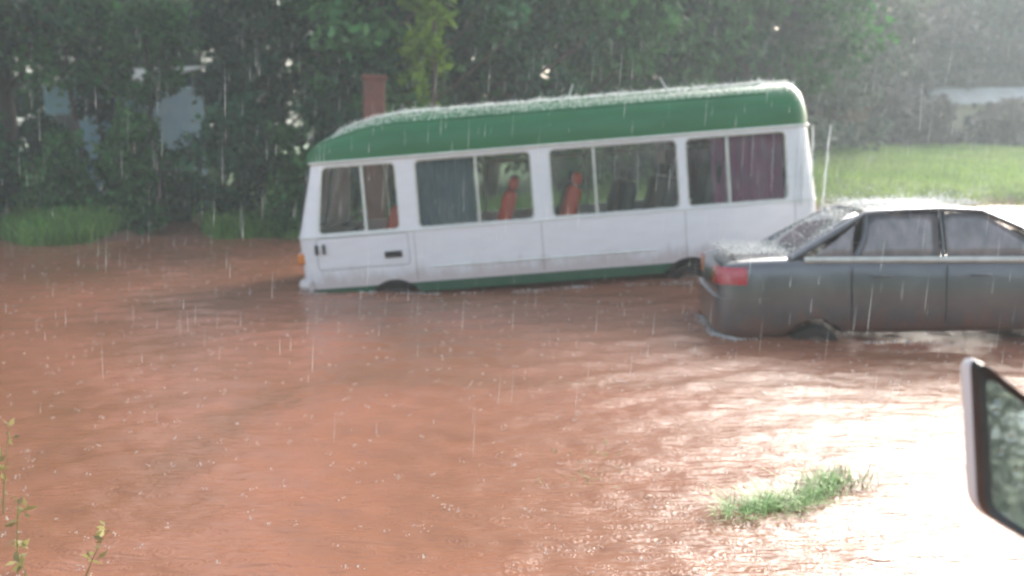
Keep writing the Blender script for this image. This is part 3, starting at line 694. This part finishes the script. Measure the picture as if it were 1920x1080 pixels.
mb = MB(); prof = [(-2.9, 2.8), (0, 3.9), (2.9, 2.8), (2.9, 2.9), (0, 4.02), (-2.9, 2.9)]
mb.loft([[Vector((x, y, z)) for y, z in prof] for x in (-4.4, 4.4)]); rf = mb.build('roof', M['tin'], hs2, smooth=False)
for x in (-2.4, 1.0):
    mb = MB(); mb.box((x, -2.52, 1.7), (1.0, .06, .9)); f = mb.build('window', M['concrete'], hs2)
    mb = MB(); mb.box((x, -2.56, 1.7), (.85, .03, .76)); mb.build('pane', M['car_glass'], f)
mb = MB(); mb.box((-.7, -2.52, 1.05), (.9, .07, 2.0)); mb.build('door', M['dark'], hs2, bevel=.02)
gp_ = empty('gate_post', (-2.70, 17.2, -.2), (0, R(1.5), .2), 'rusty red brown square post standing behind the cab roof', 'post')
mb = MB(); mb.box((0, 0, 1.65), (.40, .36, 3.5)); mb.build('shaft', M['red_post'], gp_, bevel=.03)
mb = MB(); mb.box((0, 0, 3.40), (.47, .43, .10)); mb.build('cap', M['red_post'], gp_, bevel=.03)
cv = empty('culvert_block', (-9.2, 23.9, .12), (0, 0, .35), 'pale concrete block at the end of the flooded gap in the left bank', 'concrete block')
mb = MB(); mb.box((0, 0, .12), (1.2, .5, .5)); mb.build('slab', M['concrete'], cv, bevel=.04)
mb = MB(); mb.box((-.62, .0, .25), (.14, .55, .8)); mb.build('side_stone', M['concrete'], cv, bevel=.04)

# ------------------------------------------------------------------ wing mirror of the viewer's vehicle
wmz = empty('wing_mirror', (0,0,0), (0,0,0), 'white backed wing mirror with wet glass at the right edge', 'wing mirror')
def ray(u, v, dist):
    F = 1664.; a = R(9); d = Vector((u-960, F*math.cos(a)-(v-540)*math.sin(a), -F*math.sin(a)-(v-540)*math.cos(a)))
    return Vector((0,0,1.9))+d*(dist/d.y)
MN = Vector((-.30, -1.80, .36)).normalized(); MC = ray(1880, 850, 1.42)      # plane of the mirror face
def on_mirror(u, v):
    d = ray(u, v, 1)-Vector((0,0,1.9)); t_ = (MC-Vector((0,0,1.9))).dot(MN)/d.dot(MN); return Vector((0,0,1.9))+d*t_
c4 = [on_mirror(1834, 672), on_mirror(1848, 962), on_mirror(2120, 1128), on_mirror(2110, 892)]
cen = sum(c4, Vector())/4; nrm = (c4[1]-c4[0]).cross(c4[3]-c4[0]).normalized()
if nrm.y > 0: nrm = -nrm
def ring_m(scale, off, k=5):
    # rounded quad by corner interpolation
    out = []
    for i in range(4):
        p0, p1, p2 = c4[i-1], c4[i], c4[(i+1) % 4]
        a = p1+(p0-p1).normalized()*.025; b = p1+(p2-p1).normalized()*.025
        for j in range(k):
            t_ = j/(k-1); out.append(a*(1-t_)**2+p1*2*t_*(1-t_)+b*t_*t_)
    return [cen+(q-cen)*scale+nrm*off for q in out]
mb = MB(); mb.loft([ring_m(.86, -.008), ring_m(1.0, 0), ring_m(1.03, -.02), ring_m(1.03, -.035)][::1], cap=False)
rim_ = mb.build('rim', M['dark'], wmz)
mb = MB(); rr = [ring_m(1.035, -.030), ring_m(1.045, -.04), ring_m(1.04, -.065), ring_m(1.0, -.09), ring_m(.88, -.12), ring_m(.5, -.14)]; mb.loft(rr)
mb.build('housing', M['mirror_shell'], wmz)
mg = mat('mirror_glass', (.75,.78,.78), .03, 1., col2=(.6,.63,.63), scale=25)
mb = MB(); mb.add(ring_m(.87, -.007), [tuple(range(20))]); mgo = mb.build('mirror_glass', mg, wmz, smooth=False)
dg_ = bpy.data.materials.new('water_drop'); dg_.use_nodes = True; pd = dg_.node_tree.nodes['Principled BSDF']; pd.inputs['Transmission Weight'].default_value = 1; pd.inputs['IOR'].default_value = 1.33; pd.inputs['Roughness'].default_value = 0
ev = (c4[3]-c4[0]); uv = (c4[1]-c4[0])
def drop_mb(c, r):
    b = bmesh.new(); bmesh.ops.create_icosphere(b, subdivisions=2, radius=1)
    me = bpy.data.meshes.new('drop'); 
    rot = nrm.to_track_quat('Z', 'Y').to_matrix()
    for v in b.verts: v.co = rot @ Vector((v.co.x*r, v.co.y*r*random.uniform(.95,1.05), v.co.z*r*.5)) + c
    b.to_mesh(me); b.free(); me.materials.append(dg_); me.shade_smooth(); return me
for i in range(26):
    a, b = random.uniform(.08, .6), random.uniform(.1, .9); c = c4[0]+ev*a+uv*b-nrm*.008
    o = bpy.data.objects.new('drop', drop_mb(c, random.uniform(.0025, .007))); C.objects.link(o); o.parent = mgo
mb = MB(); ar0 = cen-nrm*.08+ (c4[2]-c4[1])*.35 - (c4[0]-c4[1])*.30
mb.tube([ar0, ar0+Vector((.12,-.05,-.10)), Vector((.98, .62, 1.12)), Vector((1.05,.5,1.05))], [.035,.03,.03,.045], 10); mb.build('arm', M['dark'], wmz)

# ------------------------------------------------------------------ rain, spray, glass streaks
def needles(P, L_, rad, slant, seed):
    r = np.random.default_rng(seed); N = len(P); ln = L_*(.35+1.9*r.random(N)**2)
    D = np.stack([slant+r.normal(size=N)*.02, r.normal(size=N)*.02, np.ones(N)], 1); D /= np.linalg.norm(D, axis=1)[:, None]
    X = np.tile([[1., 0, 0]], (N, 1)); Y = np.cross(D, X)
    T = P+D*(ln*.5)[:, None]; Bm = P-D*(ln*.5)[:, None]; mid = P-D*(ln*.3)[:, None]
    q = rad*(.7+.6*r.random(N))[:, None]
    m_ = [mid+q*(X*math.cos(a)+Y*math.sin(a)) for a in (0, 2.094, 4.189)]
    V = np.stack([T, Bm]+m_, 1).reshape(-1, 3); i = np.arange(N)*5; F_ = []
    for a, b in ((2, 3), (3, 4), (4, 2)): F_ += [np.stack([i, i+a, i+b], 1), np.stack([i+1, i+b, i+a], 1)]
    return V, np.concatenate(F_)
N = 1600; dep = rng.uniform(5, 22, N); u = rng.uniform(-.68, .68, N)*dep
P = np.stack([u, dep, rng.uniform(0, 1, N)*(1.2+.2*dep)+.05], 1)
V, T_ = needles(P, .16, .0011, .06, 9); me = fast_mesh('rain', V, tris=T_, mats=[M['water_white']]); o = link('rain', me)
tag(o, 'falling rain drops between the viewer and the trees', 'rain', kind='stuff')
def drops(P, size, seed, stretch=1.6):
    r = np.random.default_rng(seed); N = len(P); s_ = size*(.4+1.2*r.random(N))[:, None]
    base = np.array([[1,0,0],[-.5,.87,0],[-.5,-.87,0],[0,0,stretch],[0,0,-.6]])
    V = (P[:, None, :]+base[None]*s_[:, None, :]+r.normal(size=(N, 5, 3))*size*.2).reshape(-1, 3); i = np.arange(N)*5; F_ = []
    for a, b in ((0,1),(1,2),(2,0)): F_ += [np.stack([i+3, i+a, i+b], 1), np.stack([i+4, i+b, i+a], 1)]
    return V, np.concatenate(F_)
bpy.context.view_layer.update()
Mb = np.array(bus.matrix_world); Mc = np.array(car.matrix_world)
def xf(M_, P): return P@M_[:3, :3].T+M_[:3, 3]
# spray on the bus roof, also standing in for its wet sky sheen
N = 16000; x = rng.uniform(-2.7, 3.45, N); wd = rng.uniform(-.80, .75, N)
hf = .30+.70*np.sin(np.clip((x+3.09)/1.4, 0, 1)*np.pi/2)**.8; aa = np.arccos(np.clip((np.abs(wd)/.945)**(1/.62), 0, 1)); tr = np.clip((x-3.2)/.345, 0, 1); hr = np.minimum(np.sqrt(1-tr**4)*.45+.55, 1)
z = B1+.012+.59*hf*hr*np.sin(aa)**.72 + rng.exponential(.012, N)*(.6+.8*(np.sin(x*7)+np.sin(x*17)+2)/4)
V, T_ = drops(xf(Mb, np.stack([x, wd, z], 1)), .0065, 3); o = link('roof_splash_sheen', fast_mesh('roof_splash_sheen', V, tris=T_, mats=[M['water_white']]))
tag(o, 'white rain spray and imitated sky sheen on the green minibus roof', 'spray', kind='stuff')
# spray on the car, dense enough to whiten its tops like reflected sky
N = 5000; x = rng.uniform(-2.2, 1.2, N); yv = rng.uniform(-.62, .62, N); onroof = (x > -.9) & (x < .35); z = np.where(onroof, 1.46, 1.0); slope = (x > -1.5) & (x < -.9); z = np.where(slope, 1.0+(x+1.5)/.6*.42, z)
k = onroof | slope | (x < -1.5); z = z+rng.exponential(.018, N)
V, T_ = drops(xf(Mc, np.stack([x, yv, z], 1)[k]), .006, 4); o = link('car_splash_sheen', fast_mesh('car_splash_sheen', V, tris=T_, mats=[M['water_white']]))
tag(o, 'white rain spray and imitated sky sheen on the grey sedan roof and boot', 'spray', kind='stuff')
# splashes on the water
N = 1500; y = 3+16*rng.random(N)**1.1; x = rng.uniform(-.62, .62, N)*y; P0 = np.stack([x, y, wz(x, y)+.004], 1)
P = np.repeat(P0, 5, 0); P[:, :2] += rng.normal(size=(len(P), 2))*.011; P[:, 2] += np.abs(rng.normal(size=len(P)))*.008
V, T_ = drops(P, .0030, 5, 1.4); o = link('splash', fast_mesh('splash', V, tris=T_, mats=[M['water_white']]))
tag(o, 'small splashes where raindrops strike the muddy flood', 'splashes', kind='stuff')
P = []
for M_, pts, n_ in ((Mb, [(-3.25,-1.04,.3),(-1.5,-1.04,.3),(.5,-1.04,.3),(3.4,-1.04,.3)], 1500), (Mc, [(-2.3,.5,.1),(-2.33,-.6,.1),(-2.1,-.84,.1),(2.2,-.88,.1)], 1400)):
    w_ = xf(M_, np.array(pts, float)); t_ = rng.random(n_)*(len(pts)-1); i_ = t_.astype(int); f_ = (t_-i_)[:, None]; q = w_[i_]*(1-f_)+w_[i_+1]*f_
    q[:, :2] += rng.normal(size=(n_, 2))*.035; q[:, 1] -= np.abs(rng.normal(size=n_))*.05; q = q[(np.sin(q[:, 0]*9)+np.sin(q[:, 0]*3.7)+rng.normal(size=n_)*.5) > .1]; q[:, 2] = wz(q[:, 0], q[:, 1])+.003; P.append(q)
V, T_ = drops(np.concatenate(P), .007, 8, .8); o = link('foam', fast_mesh('foam', V, tris=T_, mats=[M['water_white']]))
tag(o, 'broken foam along the waterlines of the minibus and the sedan', 'foam', kind='stuff')
N = 60; y = 4.5+13*rng.random(N)**1.3; x = rng.uniform(-.6, .35, N)*y; P = np.stack([x, y, wz(x, y)+.006], 1); V, Q = leaves(P, 0, .04, .5); V[:, 2] = np.repeat(P[:, 2], 4)+rng.random(len(V))*.008
o = link('floating_leaves', fast_mesh('floating_leaves', V, quads=Q, mats=[M['straw']])); tag(o, 'small dead leaves scattered over the muddy flood', 'floating leaves', kind='stuff')
# strands along the bus side standing in for water streaks on the viewer's window
mb = MB()
for (x0, z0, x1, z1, r_, off) in ((3.26,2.0,3.14,1.1,.012,.02),(3.36,2.02,3.26,1.05,.018,.02),(3.44,2.0,3.34,1.0,.03,.02),(3.55,2.0,3.45,.6,.03,.0),(3.78,2.0,3.60,.7,.024,-.02),(2.42,2.0,2.40,1.1,.008,.02),(3.05,2.0,2.97,1.2,.008,.02),(2.78,2.0,2.72,1.4,.006,.02),(1.3,2.0,1.25,1.2,.006,.02),(1.0,2.0,.97,1.5,.005,.02),(1.90,2.0,1.78,1.2,.011,.02),(1.84,2.0,1.7,1.5,.008,.02),(.0,2.0,-.03,1.12,.014,.02),(.12,2.0,.08,1.12,.010,.02)):
    pts = [Vector((x0+(x1-x0)*i/12+.006*math.sin(i*1.9+x0*5), -1.0+.05*(1-i/12)-off-.015, z0+(z1-z0)*i/12)) for i in range(13)]
    mb.tube(pts, [r_*(.35+.65*math.sin(math.pi*(.1+.8*i/12)))*(1+.25*math.sin(i*2.7+x1)) for i in range(13)], 7, flat=.35)
o = mb.build('streak_strands', M['water_white'], None); o.matrix_world = bus.matrix_world.copy()
tag(o, 'thin strands along the minibus side standing in for water streaks on the viewer window', 'running water', kind='stuff')

# ------------------------------------------------------------------ haze of the downpour
mb = MB(); mb.box((0, 20, 7.2), (240, 240, 18)); hz = mb.build('haze', None or M['dark'], None, smooth=False)
hm = bpy.data.materials.new('haze'); hm.use_nodes = True; hm.node_tree.nodes.remove(hm.node_tree.nodes['Principled BSDF'])
pv = hm.node_tree.nodes.new('ShaderNodeVolumePrincipled'); pv.inputs['Color'].default_value = (.80,.92,.97,1); pv.inputs['Density'].default_value = .0032; pv.inputs['Anisotropy'].default_value = .1
hm.node_tree.links.new(pv.outputs[0], hm.node_tree.nodes['Material Output'].inputs['Volume'])
hz.data.materials.clear(); hz.data.materials.append(hm); tag(hz, 'pale rainy haze filling the whole scene', 'haze', kind='stuff')
